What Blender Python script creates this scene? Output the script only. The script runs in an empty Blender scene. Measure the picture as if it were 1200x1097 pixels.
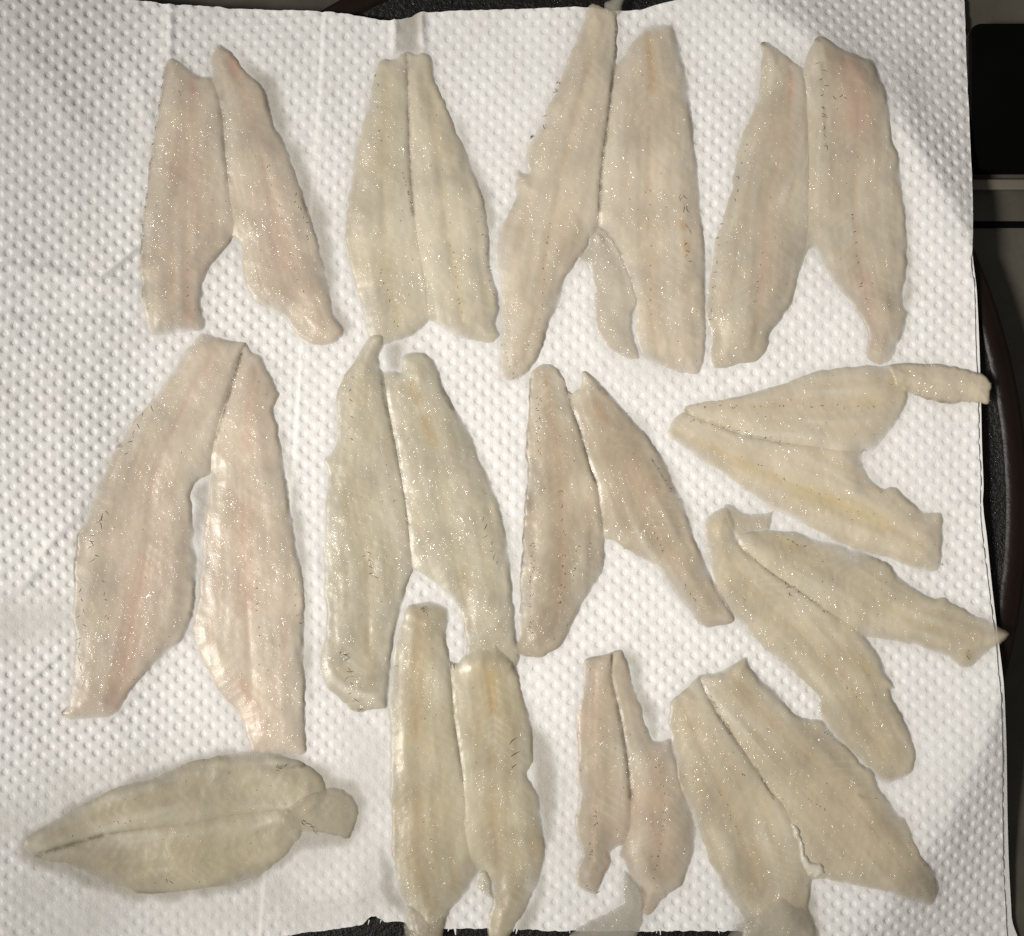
import bpy, math, random
import numpy as np
from mathutils import Vector

# ------------------------------------------------------------------ units
# All layout is measured on the tabletop in "units" of 0.25 mm: u to the right, v towards the cook.
S = 0.00025
CU, CV = 600.0, 548.5
CAMH = 0.43
def W(u, v, z=0.0):
    return ((u - CU) * S, (CV - v) * S, z * S)

sc = bpy.context.scene
col = sc.collection
# ------------------------------------------------------------------ camera
cam = bpy.data.cameras.new('camera'); co = bpy.data.objects.new('camera', cam); col.objects.link(co)
co.location = (0, 0, CAMH + 6 * S)
cam.sensor_fit = 'HORIZONTAL'; cam.sensor_width = 36
cam.lens = 36 * CAMH / (1200 * S)
cam.clip_start = 0.01; cam.clip_end = 50
sc.camera = co
# ------------------------------------------------------------------ world + lamp
w = bpy.data.worlds.new('World'); sc.world = w; w.use_nodes = True
bg = w.node_tree.nodes['Background']
bg.inputs[0].default_value = (1.0, 0.95, 0.88, 1); bg.inputs[1].default_value = 0.15
def spot_lamp(name, loc, target, radius, power, color, size, blend):
    l = bpy.data.lights.new(name, 'SPOT'); l.shadow_soft_size = radius; l.energy = power; l.color = color
    l.spot_size = size; l.spot_blend = blend
    o = bpy.data.objects.new(name, l); col.objects.link(o); o.location = loc
    o.rotation_euler = (Vector(target) - Vector(loc)).to_track_quat('-Z', 'Y').to_euler()
    return o
spot_lamp('kitchen_lamp', (-0.92, -0.28, 1.10), (0.02, 0.0, 0), 0.17, 124.0, (1.0, 0.955, 0.885), math.radians(22.5), 1.0)
# ------------------------------------------------------------------ exposure
sc.view_settings.view_transform = 'Standard'; sc.view_settings.look = 'None'
sc.view_settings.gamma = 1; sc.view_settings.use_curve_mapping = False
sc.view_settings.exposure = 0.0
sc.cycles.transparent_max_bounces = 16
sc.cycles.use_denoising = False

rng = np.random.default_rng(7)
random.seed(7)

# ------------------------------------------------------------------ small numeric helpers
def vnoise(x, y, seed=0):
    """smooth value noise, about -1..1"""
    xi = np.floor(x).astype(np.int64); yi = np.floor(y).astype(np.int64)
    fx = x - xi; fy = y - yi
    fx = fx * fx * (3 - 2 * fx); fy = fy * fy * (3 - 2 * fy)
    def h(a, b):
        n = (a * 374761393 + b * 668265263 + seed * 974634777) & 0x7fffffff
        n = ((n ^ (n >> 13)) * 1274126177) & 0x7fffffff
        n = n ^ (n >> 16)
        return (n & 0xffff) / 32767.5 - 1.0
    return ((h(xi, yi) * (1 - fx) + h(xi + 1, yi) * fx) * (1 - fy) +
            (h(xi, yi + 1) * (1 - fx) + h(xi + 1, yi + 1) * fx) * fy)

def sstep(a, b, x):
    t = np.clip((x - a) / (b - a), 0, 1)
    return t * t * (3 - 2 * t)

def seg_dist(P, line, closed=False, want='d'):
    """distance of points P (N,2) to a polyline; also nearest point and arclength"""
    L = np.asarray(line, float)
    A = L if closed else L[:-1]
    B = np.roll(L, -1, 0) if closed else L[1:]
    D = B - A
    ln = np.hypot(D[:, 0], D[:, 1]); cum = np.concatenate([[0], np.cumsum(ln)])
    l2 = np.maximum((D * D).sum(1), 1e-9)
    N = len(P); d = np.empty(N); q = np.empty((N, 2)); s = np.empty(N)
    step = max(1, int(1.5e6 // max(1, len(A))))
    for i in range(0, N, step):
        p = P[i:i + step]
        t = ((p[:, None, 0] - A[None, :, 0]) * D[None, :, 0] + (p[:, None, 1] - A[None, :, 1]) * D[None, :, 1]) / l2[None]
        np.clip(t, 0, 1, out=t)
        qx = A[None, :, 0] + t * D[None, :, 0]; qy = A[None, :, 1] + t * D[None, :, 1]
        dd = (qx - p[:, None, 0]) ** 2 + (qy - p[:, None, 1]) ** 2
        k = dd.argmin(1); r = np.arange(len(p))
        d[i:i + step] = np.sqrt(dd[r, k]); q[i:i + step, 0] = qx[r, k]; q[i:i + step, 1] = qy[r, k]
        s[i:i + step] = cum[k] + t[r, k] * ln[k]
    return d, q, s / max(cum[-1], 1e-9), cum[-1]

def inside(P, poly):
    L = np.asarray(poly, float); x, y = P[:, 0], P[:, 1]
    c = np.zeros(len(P), bool); j = len(L) - 1
    for i in range(len(L)):
        xi, yi = L[i]; xj, yj = L[j]
        if yi != yj:
            c ^= ((yi > y) != (yj > y)) & (x < (xj - xi) * (y - yi) / (yj - yi) + xi)
        j = i
    return c

def resample(line, step, closed=False):
    """Catmull-Rom through the points, then even spacing"""
    L = np.asarray(line, float); n = len(L); out = []
    for i in range(n if closed else n - 1):
        if closed:
            p0, p1, p2, p3 = L[i - 1], L[i], L[(i + 1) % n], L[(i + 2) % n]
        else:
            p0, p1, p2, p3 = L[max(i - 1, 0)], L[i], L[i + 1], L[min(i + 2, n - 1)]
        m = max(1, int(round(np.hypot(*(p2 - p1)) / step)))
        for k in range(m):
            t = k / m
            c = 0.5 * (2 * p1 + (p2 - p0) * t + (2 * p0 - 5 * p1 + 4 * p2 - p3) * t * t + (3 * p1 - p0 - 3 * p2 + p3) * t ** 3)
            lin = p1 + (p2 - p1) * t
            out.append(0.6 * c + 0.4 * lin)
    if not closed: out.append(L[-1])
    return np.array(out)

def roughen(L, amp, seed, lo=14.0):
    L = L.copy(); n = len(L)
    T = np.gradient(L, axis=0); T /= np.maximum(np.hypot(T[:, 0], T[:, 1]), 1e-6)[:, None]
    s = np.concatenate([[0], np.cumsum(np.hypot(*np.diff(L, axis=0).T))])
    o = vnoise(s / lo, s * 0 + 3.3, seed) * amp + vnoise(s / (lo * 0.33), s * 0 + 9.1, seed + 5) * amp * 0.55
    fade = np.clip(np.minimum(s, s[-1] - s) / 8, 0, 1)
    L[:, 0] += -T[:, 1] * o * fade; L[:, 1] += T[:, 0] * o * fade
    return L

# ------------------------------------------------------------------ global support surface (raster, 2 units a cell)
GX0, GY0, GS = -200, -160, 2.0
GW, GH = 830, 760
gx = GX0 + np.arange(GW) * GS; gy = GY0 + np.arange(GH) * GS
GXX, GYY = np.meshgrid(gx, gy)
def bil(G, x, y):
    fx = np.clip((x - GX0) / GS, 0, GW - 1.001); fy = np.clip((y - GY0) / GS, 0, GH - 1.001)
    i = fx.astype(int); j = fy.astype(int); a = fx - i; b = fy - j
    return (G[j, i] * (1 - a) + G[j, i + 1] * a) * (1 - b) + (G[j + 1, i] * (1 - a) + G[j + 1, i + 1] * a) * b
def blur(G, r, n=2):
    for _ in range(n):
        for ax in (0, 1):
            k = 2 * r + 1
            pad = [(0, 0), (0, 0)]; pad[ax] = (r + 1, r)
            c = np.cumsum(np.pad(G, pad, mode='edge'), axis=ax)
            G = (np.take(c, range(k, c.shape[ax]), axis=ax) - np.take(c, range(0, c.shape[ax] - k), axis=ax)) / k
    return G

PAN_C, PAN_A, PAN_B = (640.0, 595.0), 572.0, 665.0
def pan_r(x, y):
    return np.hypot((x - PAN_C[0]) / PAN_A, (y - PAN_C[1]) / PAN_B)

CREASES = [  # (line, height, half width)
    ([(-60, 316), (0, 318), (45, 320), (95, 327), (150, 338), (172, 352)], 3.0, 9),
    ([(112, 330), (140, 308), (166, 284)], 3.2, 4),
    ([(-60, 362), (20, 366), (110, 366), (175, 378)], -2.6, 8),
    ([(196, -20), (198, 30), (196, 70)], 3.0, 4),
    ([(60, 660), (30, 682), (-40, 720)], 3.0, 7),
    ([(100, 590), (60, 640), (30, 690)], 2.0, 5),
    ([(0, 805), (40, 792), (80, 760)], 2.4, 5),
    ([(1090, 594), (1125, 592), (1165, 596)], 2.2, 5),
    ([(455, -10), (463, 25), (462, 60)], 3.0, 4), ([(500, -10), (494, 20), (496, 60)], 3.4, 4),
    ([(330, 1072), (400, 1060), (440, 1048), (462, 1046)], 2.5, 5),
    ([(150, 60), (170, 130), (190, 180)], 1.6, 10), ([(20, 40), (120, 190)], 1.4, 16),
    ([(1090, 10), (1060, 90), (1090, 210)], 2.0, 22),
]
def towel_base(x, y):
    r = pan_r(x, y)
    out = np.maximum(r - 0.985, 0) * 600
    left = sstep(190, -70, x) * (0.55 + 0.45 * sstep(700, 450, y))
    z = -62 * (1 - np.exp(-(out / 120.0) ** 1.4)) * (1 - sstep(420, 200, x)) + 46 * left
    z = z + 4.5 * np.exp(-((r - 0.972) / 0.08) ** 2)
    z = z + 2.4 * vnoise(x / 170, y / 170, 3) + 0.9 * vnoise(x / 60, y / 60, 4)
    # the edge of the sheet lying underneath lifts the upper one from here to the right
    edge = 380 - (y - 10) * 0.0700
    z = z + 1.6 * sstep(-3, 3, x - edge)
    P = np.stack([x.ravel(), y.ravel()], 1); zz = np.zeros(len(P))
    for ln, hgt, wd in CREASES:
        L = np.array(ln, float)
        m = (P[:, 0] > L[:, 0].min() - 4 * wd) & (P[:, 0] < L[:, 0].max() + 4 * wd) & (P[:, 1] > L[:, 1].min() - 4 * wd) & (P[:, 1] < L[:, 1].max() + 4 * wd)
        if m.any():
            d, q, s, _ = seg_dist(P[m], resample(ln, 10))
            zz[m] += hgt * np.exp(-(d / wd) ** 2) * (0.4 + 0.6 * np.sin(np.pi * np.clip(s, 0.05, 0.95)))
    return z + zz.reshape(x.shape)

TOWEL = towel_base(GXX, GYY)
H = blur(TOWEL, 8, 2) + 0.9
WET = np.zeros_like(H)

# ------------------------------------------------------------------ materials
def new_mat(name):
    m = bpy.data.materials.new(name); m.use_nodes = True
    nt = m.node_tree; b = nt.nodes['Principled BSDF']
    return m, nt, b
def N(nt, t, **kw):
    n = nt.nodes.new(t)
    for k, v in kw.items(): setattr(n, k, v)
    return n
def setin(n, **kw):
    for k, v in kw.items(): n.inputs[k.replace('_', ' ')].default_value = v
def noise(nt, vec, scale, detail=3.0, rough=0.5, dist=0.0):
    n = N(nt, 'ShaderNodeTexNoise'); n.inputs['Scale'].default_value = scale
    n.inputs['Detail'].default_value = detail; n.inputs['Roughness'].default_value = rough; n.inputs['Distortion'].default_value = dist
    if vec: nt.links.new(vec, n.inputs['Vector'])
    return n.outputs['Fac']
def ramp(nt, fac, a, b, lo=0.0, hi=1.0):
    n = N(nt, 'ShaderNodeMapRange'); n.inputs['From Min'].default_value = a; n.inputs['From Max'].default_value = b
    n.inputs['To Min'].default_value = lo; n.inputs['To Max'].default_value = hi
    nt.links.new(fac, n.inputs['Value']); return n.outputs['Result']
def math_(nt, op, a, b=None):
    n = N(nt, 'ShaderNodeMath', operation=op)
    for i, v in enumerate((a, b)):
        if v is None: continue
        if isinstance(v, (int, float)): n.inputs[i].default_value = v
        else: nt.links.new(v, n.inputs[i])
    return n.outputs[0]
def mixc(nt, fac, a, b):
    n = N(nt, 'ShaderNodeMix', data_type='RGBA')
    if isinstance(fac, (int, float)): n.inputs[0].default_value = fac
    else: nt.links.new(fac, n.inputs[0])
    for i, v in ((6, a), (7, b)):
        if isinstance(v, tuple): n.inputs[i].default_value = (*v, 1)
        else: nt.links.new(v, n.inputs[i])
    return n.outputs[2]
def attr(nt, name):
    return N(nt, 'ShaderNodeAttribute', attribute_name=name).outputs['Fac']

def flesh_mat(name, base, stain, gloss=1.0, clear=0.0):
    """raw white fish: base flesh colour, blood line colour, how much it glistens, how clear it is"""
    m, nt, b = new_mat(name)
    tc = N(nt, 'ShaderNodeTexCoord').outputs['Object']
    big = noise(nt, tc, 45, 4, 0.6)
    mid = noise(nt, tc, 260, 4, 0.6, 0.4)
    c = mixc(nt, ramp(nt, big, 0.32, 0.68), tuple(x * 0.80 for x in base), tuple(min(1, x * 1.12) for x in base))
    c = mixc(nt, ramp(nt, mid, 0.35, 0.75, 0, 0.14), c, (min(1, base[0] * 1.15), min(1, base[1] * 1.15), min(1, base[2] * 1.16)))
    c = mixc(nt, math_(nt, 'MULTIPLY', attr(nt, 'blood'), ramp(nt, mid, 0.2, 0.75, 0.45, 1.0)), c, stain)
    c = mixc(nt, attr(nt, 'yellow'), c, (0.60, 0.47, 0.17))
    c = mixc(nt, attr(nt, 'white'), c, (0.76, 0.72, 0.605))
    dk = math_(nt, 'MULTIPLY', attr(nt, 'dark'), ramp(nt, noise(nt, tc, 300, 4, 0.75), 0.36, 0.58, 0.25, 1.0))
    c = mixc(nt, dk, c, (0.10, 0.085, 0.06))
    nt.links.new(c, b.inputs['Base Color'])
    b.subsurface_method = 'BURLEY'
    b.inputs['Subsurface Weight'].default_value = 0.0
    b.inputs['Subsurface Radius'].default_value = (1.0, 0.75, 0.5)
    b.inputs['Subsurface Scale'].default_value = 0.0018
    b.inputs['Roughness'].default_value = 0.34
    b.inputs['Specular IOR Level'].default_value = 0.36
    # glistening water film: small sharp facets
    g1 = noise(nt, tc, 250, 0.8, 0.5, 2.6)
    g2 = noise(nt, tc, 700, 1, 0.5, 0.8)
    patch = ramp(nt, noise(nt, tc, 130, 3, 0.6), 0.40, 0.61, 0.09, 1.0)
    patch = math_(nt, 'MULTIPLY', patch, attr(nt, 'glint'))
    hgt = math_(nt, 'ADD', math_(nt, 'MULTIPLY', g1, 1.0), math_(nt, 'MULTIPLY', g2, 0.28))
    bmp = N(nt, 'ShaderNodeBump'); bmp.inputs['Distance'].default_value = 0.00115
    bmp.inputs['Strength'].default_value = 1.0; nt.links.new(hgt, bmp.inputs['Height'])
    nt.links.new(bmp.outputs[0], b.inputs['Coat Normal'])
    bm2 = N(nt, 'ShaderNodeBump'); bm2.inputs['Distance'].default_value = 0.0005; bm2.inputs['Strength'].default_value = 0.22
    nt.links.new(math_(nt, 'ADD', mid, math_(nt, 'MULTIPLY', g2, 0.3)), bm2.inputs['Height'])
    nt.links.new(bm2.outputs[0], b.inputs['Normal'])
    nt.links.new(math_(nt, 'MINIMUM', patch, 1.0), b.inputs['Coat Weight']); b.inputs['Coat Roughness'].default_value = 0.11; b.inputs['Coat IOR'].default_value = 1.5
    al = math_(nt, 'SUBTRACT', 1.0, math_(nt, 'MULTIPLY', attr(nt, 'clear'), 1.0))
    if clear: al = math_(nt, 'MULTIPLY', al, 1 - clear)
    nt.links.new(al, b.inputs['Alpha'])
    return m

def paper_mat():
    m, nt, b = new_mat('tissue_paper')
    tc = N(nt, 'ShaderNodeTexCoord').outputs['Object']
    f1 = noise(nt, tc, 1500, 4, 0.7, 0.8); f2 = noise(nt, tc, 60, 3, 0.5)
    dry = mixc(nt, ramp(nt, f2, 0.3, 0.7), (0.82, 0.81, 0.80), (0.87, 0.865, 0.855))
    wet = mixc(nt, ramp(nt, f1, 0.3, 0.7), (0.30, 0.272, 0.215), (0.37, 0.34, 0.275))  # damp paper tone, also used to paint the shade beside the fillets
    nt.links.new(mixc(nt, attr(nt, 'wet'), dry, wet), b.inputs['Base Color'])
    nt.links.new(ramp(nt, attr(nt, 'wet'), 0, 1, 0.95, 0.55), b.inputs['Roughness'])
    b.inputs['Specular IOR Level'].default_value = 0.2
    bmp = N(nt, 'ShaderNodeBump'); bmp.inputs['Strength'].default_value = 0.5; bmp.inputs['Distance'].default_value = 0.0004
    nt.links.new(f1, bmp.inputs['Height']); nt.links.new(bmp.outputs[0], b.inputs['Normal'])
    return m

def simple_mat(name, color, rough, spec=0.5, bump=0.0, bscale=400, speck=0.0, metallic=0.0):
    m, nt, b = new_mat(name)
    tc = N(nt, 'ShaderNodeTexCoord').outputs['Object']
    n1 = noise(nt, tc, bscale, 4, 0.6)
    c = mixc(nt, ramp(nt, noise(nt, tc, bscale * 0.12, 4, 0.6), 0.3, 0.7), tuple(x * 0.7 for x in color), tuple(x * 1.3 for x in color))
    nt.links.new(c, b.inputs['Base Color'])
    b.inputs['Roughness'].default_value = rough; b.inputs['Specular IOR Level'].default_value = spec; b.inputs['Metallic'].default_value = metallic
    if bump:
        bm = N(nt, 'ShaderNodeBump'); bm.inputs['Strength'].default_value = bump; bm.inputs['Distance'].default_value = 0.0006
        nt.links.new(n1, bm.inputs['Height']); nt.links.new(bm.outputs[0], b.inputs['Normal'])
    return m

PAPER = paper_mat()
IRON = simple_mat('seasoned_iron', (0.009, 0.0085, 0.0075), 0.36, 0.2, 1.0, 700)
RIM = simple_mat('brown_rim', (0.012, 0.007, 0.005), 0.38, 0.16, 0.7, 120)
COUNTER = simple_mat('counter_top', (0.075, 0.069, 0.056), 0.5, 0.2, 0.2, 300)
BLACK = simple_mat('black_enamel', (0.002, 0.002, 0.002), 0.5, 0.04, 0.1, 300)
STEEL = simple_mat('dull_steel', (0.12, 0.105, 0.085), 0.45, 0.5, 0.1, 200)
VEIN = simple_mat('dark_vein', (0.066, 0.049, 0.028), 0.5, 0.3)
DROP = None

# ------------------------------------------------------------------ object helpers
def mesh_obj(name, verts, faces, mat, parent=None, attrs=None, smooth=True):
    me = bpy.data.meshes.new(name)
    if isinstance(faces, np.ndarray):
        v = np.asarray(verts, np.float32); f = faces.astype(np.int32)
        me.vertices.add(len(v)); me.vertices.foreach_set('co', v.ravel())
        k = f.shape[1]
        me.loops.add(f.size); me.loops.foreach_set('vertex_index', f.ravel())
        me.polygons.add(len(f)); me.polygons.foreach_set('loop_start', np.arange(0, f.size, k, dtype=np.int32))
        me.polygons.foreach_set('loop_total', np.full(len(f), k, np.int32))
        me.update(calc_edges=True)
    else:
        me.from_pydata([tuple(x) for x in verts], [], faces); me.update()
    if smooth: me.polygons.foreach_set('use_smooth', np.ones(len(me.polygons), bool))
    for k, a in (attrs or {}).items():
        at = me.attributes.new(k, 'FLOAT', 'POINT'); at.data.foreach_set('value', np.asarray(a, np.float32))
    me.materials.append(mat); me.validate()
    o = bpy.data.objects.new(name, me); col.objects.link(o)
    if parent: o.parent = parent
    return o
def tag(o, label=None, cat=None, group=None, kind=None):
    if label: o['label'] = label
    if cat: o['category'] = cat
    if group: o['group'] = group
    if kind: o['kind'] = kind
    return o
def empty(name, u, v, z):
    o = bpy.data.objects.new(name, None); col.objects.link(o); o.location = W(u, v, z); o.empty_display_size = 0.01
    return o

def clip_grid(poly, step):
    """regular grid clipped to a polygon, border vertices pulled onto the outline -> points, quads"""
    L = np.asarray(poly, float)
    x0, y0 = L.min(0) - step; x1, y1 = L.max(0) + step
    nx = int((x1 - x0) / step) + 2; ny = int((y1 - y0) / step) + 2
    X, Y = np.meshgrid(x0 + np.arange(nx) * step, y0 + np.arange(ny) * step)
    P = np.stack([X.ravel(), Y.ravel()], 1)
    ins = inside(P, L)
    d, q, _, _ = seg_dist(P, L, closed=True)
    core = ins & (d > 0.3 * step)
    idx = np.arange(nx * ny).reshape(ny, nx)
    Q = np.stack([idx[:-1, :-1], idx[1:, :-1], idx[1:, 1:], idx[:-1, 1:]], -1).reshape(-1, 4)
    keep = core[Q].any(1); Q = Q[keep]
    snap = ~core
    P = P.copy(); P[snap] = q[snap]
    use = np.unique(Q); mp = np.full(nx * ny, -1); mp[use] = np.arange(len(use))
    dd = np.where(snap, 0, d)
    return P[use], mp[Q], dd[use]

# ------------------------------------------------------------------ fish fillets
class Crop:
    def __init__(s, x0, y0, k): s.o = np.array([x0, y0], float); s.k = k
    def __call__(s, pts): return s.o + np.array(pts, float) / s.k

FILLETS = []
def F(**kw): FILLETS.append(kw)

exec_order = None
c = Crop(130, 20, 2.743)
F(key=1, c=c, seam=[(318,188),(345,250),(360,330),(368,430),(374,520),(384,600),(394,660),(387,703)], sd=(0.5, 1.0, 0.7, 0.25), sdark=0.55,
  A=[(318,188),(290,186),(268,180),(245,165),(215,140),(190,130),(178,140),(165,190),(155,260),(140,350),(130,430),(118,520),(105,620),(97,720),(95,820),(100,900),(105,970),(120,1010),(150,1028),(200,1015),(245,1010),(285,1008),(300,990),(285,950),(283,900),(290,850),(310,805),(350,755),(387,703)],
  B=[(318,188),(315,130),(330,90),(345,82),(375,100),(400,130),(425,165),(440,185),(465,205),(490,235),(500,280),(520,340),(545,390),(570,440),(595,520),(615,580),(635,640),(660,720),(680,800),(700,880),(715,950),(745,1005),(735,1030),(700,1050),(650,1050),(610,1035),(585,1010),(560,970),(520,950),(480,930),(445,900),(425,850),(418,800),(420,760),(410,720),(387,703)],
  la=[(262,200),(255,400),(245,600),(245,800),(248,1000)], lb=[(385,140),(430,260),(480,420),(520,600),(570,800),(640,1000)],
  base=(0.60,0.52,0.405), stain=(0.58,0.335,0.255), T=17,
  blood=[([(258,195),(263,235)],10,.8),([(385,135),(402,185)],9,1.0),([(240,480),(265,650)],40,.30),([(510,560),(560,780)],40,.3),([(248,820),(250,1000)],14,.45),([(430,200),(470,330)],20,.25)],
  dark=[([(172,150),(150,290),(118,520),(97,720),(100,900)],5,.75),([(350,250),(362,330),(368,430),(376,530)],14,.5)],
  ticks=[([(170,150),(152,280),(120,510),(98,740)],16,6,0.2),([(590,560),(640,720)],7,9,.6),([(500,450),(560,700),(620,900)],10,6,.6),([(215,230),(230,260)],2,12,.5),([(250,720),(246,900)],6,6,.5)],
  label='pale pinkish butterflied fish fillet at the top left, its two lobes spread wide apart', wet=[[(385,85),(455,150),(525,190),(560,350),(650,520),(705,700),(725,900),(765,1005),(720,1040),(660,760),(560,440),(450,200)]])
c = Crop(380, 0, 2.383)
F(key=2, c=c, seam=[(228,140),(232,220),(234,320),(238,430),(245,540),(255,630),(265,700),(280,790),(290,895)], sd=(0.8, 0.9, 0.45, 0.2), sdark=0.5,
  A=[(228,140),(205,150),(195,160),(165,163),(148,175),(140,205),(128,255),(112,320),(95,380),(78,450),(68,530),(58,600),(55,660),(65,730),(82,790),(100,850),(115,920),(130,955),(155,965),(180,958),(215,948),(250,935),(275,915),(290,895)],
  B=[(228,140),(250,148),(275,145),(292,155),(300,190),(310,230),(335,290),(360,345),(385,400),(405,450),(425,510),(440,560),(455,630),(460,700),(465,750),(478,800),(485,860),(480,905),(490,935),(470,955),(430,950),(390,945),(360,940),(340,925),(315,905),(290,895)],
  la=[(175,210),(165,500),(170,720),(200,920)], lb=[(290,220),(320,450),(350,680),(385,900)],
  base=(0.60,0.545,0.415), stain=(0.50,0.40,0.20), T=17,
  blood=[([(175,210),(165,500)],14,.3),([(170,730),(205,900)],10,.35),([(360,700),(388,900)],9,.4),([(300,240),(330,420)],14,.25)],
  dark=[([(228,145),(233,250),(238,430),(248,600)],6,.6)],
  ticks=[([(222,480),(250,600)],10,5,.6),([(155,740),(205,920)],8,7,.6),([(350,680),(388,880)],9,6,.6),([(140,190),(160,420)],5,7,.5),([(440,600),(475,830)],6,7,.5)],
  label='greenish white butterflied fish fillet in the top row below a grey crease of the towel', wet=[[(200,30),(268,25),(270,148),(200,152)],[(310,225),(345,285),(470,560),(480,800),(465,720),(400,450)]])
c = Crop(570, 0, 2.386)
F(key=3, c=c, seam=[(362,180),(352,250),(338,350),(325,430),(317,520),(315,590),(312,640)], sd=(1.0, 1.0, 0.9, 0.4), sdark=0.9,
  A=[(362,180),(364,120),(366,60),(362,32),(330,22),(300,10),(280,30),(262,80),(240,130),(215,190),(190,255),(165,310),(140,360),(120,400),(105,450),(115,482),(80,475),(75,510),(85,545),(60,600),(40,640),(30,690),(28,740),(38,800),(42,870),(38,940),(32,1000),(35,1050),(60,1065),(100,1050),(125,1030),(150,980),(175,900),(200,850),(215,790),(235,760),(248,735),(280,690),(312,640)],
  B=[(362,180),(385,150),(410,110),(440,75),(480,65),(515,65),(525,90),(540,130),(555,200),(568,270),(575,340),(580,400),(590,480),(598,560),(605,650),(610,750),(612,850),(615,950),(610,1010),(590,1045),(540,1040),(500,1025),(460,1010),(432,995),(418,940),(414,850),(395,780),(370,720),(340,670),(312,640)],
  la=[(310,60),(270,250),(220,450),(170,700),(110,1000)], lb=[(455,100),(460,260),(455,500),(455,800),(480,1000)],
  base=(0.60,0.525,0.405), stain=(0.52,0.36,0.21), T=18,
  blood=[([(452,100),(463,250)],10,.85),([(225,600),(215,680)],30,.3),([(455,700),(460,950)],14,.35),([(545,625),(548,635)],8,.9),([(560,685),(558,700)],11,.9),([(165,650),(160,800)],10,.35)],
  dark=[([(366,40),(362,130),(350,240),(336,370),(322,460),(316,590)],6,.9)],
  ticks=[([(205,215),(190,270),(155,350),(130,380)],5,14,.6),([(545,530),(560,600),(562,650),(565,735)],8,16,.7),([(170,640),(150,900)],8,6,.5),([(40,960),(80,1060)],7,6,.6),([(455,500),(460,900)],8,6,.5)],
  flaps=[dict(name='fat_speck', poly=[(305,655),(318,648),(330,660),(326,682),(312,680)], T=5, clear=0, white=1.0, glint=2.0, rest=True),
         dict(name='belly_flap', poly=[(292,640),(318,632),(352,668),(380,715),(405,780),(422,842),(406,885),(412,950),(428,1000),(400,1005),(350,980),(310,930),(300,870),(302,800),(285,740),(258,722),(280,690)], T=6, clear=.28, white=.3, glint=1.4),
         dict(name='tail_tip', poly=[(330,8),(352,-5),(392,-25),(385,5),(375,38),(350,44),(332,30)], T=7, clear=.35, white=0, glint=.6, grey=True)],
  label='tallest butterflied fish fillet, its grey tail tip poking over the top towel edge', wet=[[(410,850),(440,990),(420,1000)]])
c = Crop(800, 0, 2.383)
F(key=4, c=c, seam=[(335,190),(345,260),(350,350),(352,450),(350,550),(350,620),(345,690),(335,740)], sd=(0.5, 0.6, 0.4, 0.3), sdark=0.25,
  A=[(335,190),(315,180),(300,165),(270,140),(245,122),(225,115),(215,125),(222,150),(218,180),(218,220),(208,280),(190,330),(165,380),(150,440),(142,510),(130,560),(110,620),(92,680),(80,750),(68,800),(65,860),(72,900),(85,940),(78,990),(88,1028),(120,1030),(160,1018),(200,1010),(230,990),(242,960),(245,930),(275,890),(305,850),(315,800),(325,760),(335,740)],
  B=[(335,190),(345,160),(355,130),(372,105),(390,98),(420,115),(440,130),(475,140),(515,155),(540,165),(550,200),(570,250),(578,320),(585,390),(600,430),(605,480),(612,540),(622,600),(628,660),(628,720),(620,790),(615,850),(630,870),(625,910),(610,950),(590,990),(570,1012),(545,1020),(515,1000),(512,975),(520,950),(505,900),(480,860),(450,820),(420,790),(400,760),(385,720),(365,690),(350,700),(335,740)],
  la=[(305,180),(295,350),(240,550),(225,750),(200,980)], lb=[(450,150),(490,300),(480,550),(500,750),(550,950)],
  base=(0.52,0.455,0.345), stain=(0.58,0.335,0.255), T=17,
  blood=[([(300,170),(303,225),(298,270)],6,1.0),([(460,170),(490,280),(480,340)],34,.5),([(500,780),(540,950)],24,.35),([(440,130),(470,140)],7,.7),([(235,620),(220,800)],10,.3)],
  dark=[([(222,118),(224,124)],6,1.0),([(372,108),(380,112)],6,.7),([(385,180),(400,410)],6,.35)],
  ticks=[([(386,170),(390,240),(388,330),(402,410)],11,15,.8),([(418,268),(450,278)],3,12,.4),([(470,580),(510,840)],9,8,.6),([(110,620),(75,900)],9,8,.6),([(180,380),(140,600)],7,6,.6),([(225,700),(205,850)],5,6,.6)],
  label='beige butterflied fish fillet in the top right, left tip curled and dark', wet=[[(560,200),(590,380),(635,600),(640,760),(632,880),(600,990),(625,700),(600,440)]])
c = Crop(50, 370, 2.07)
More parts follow.
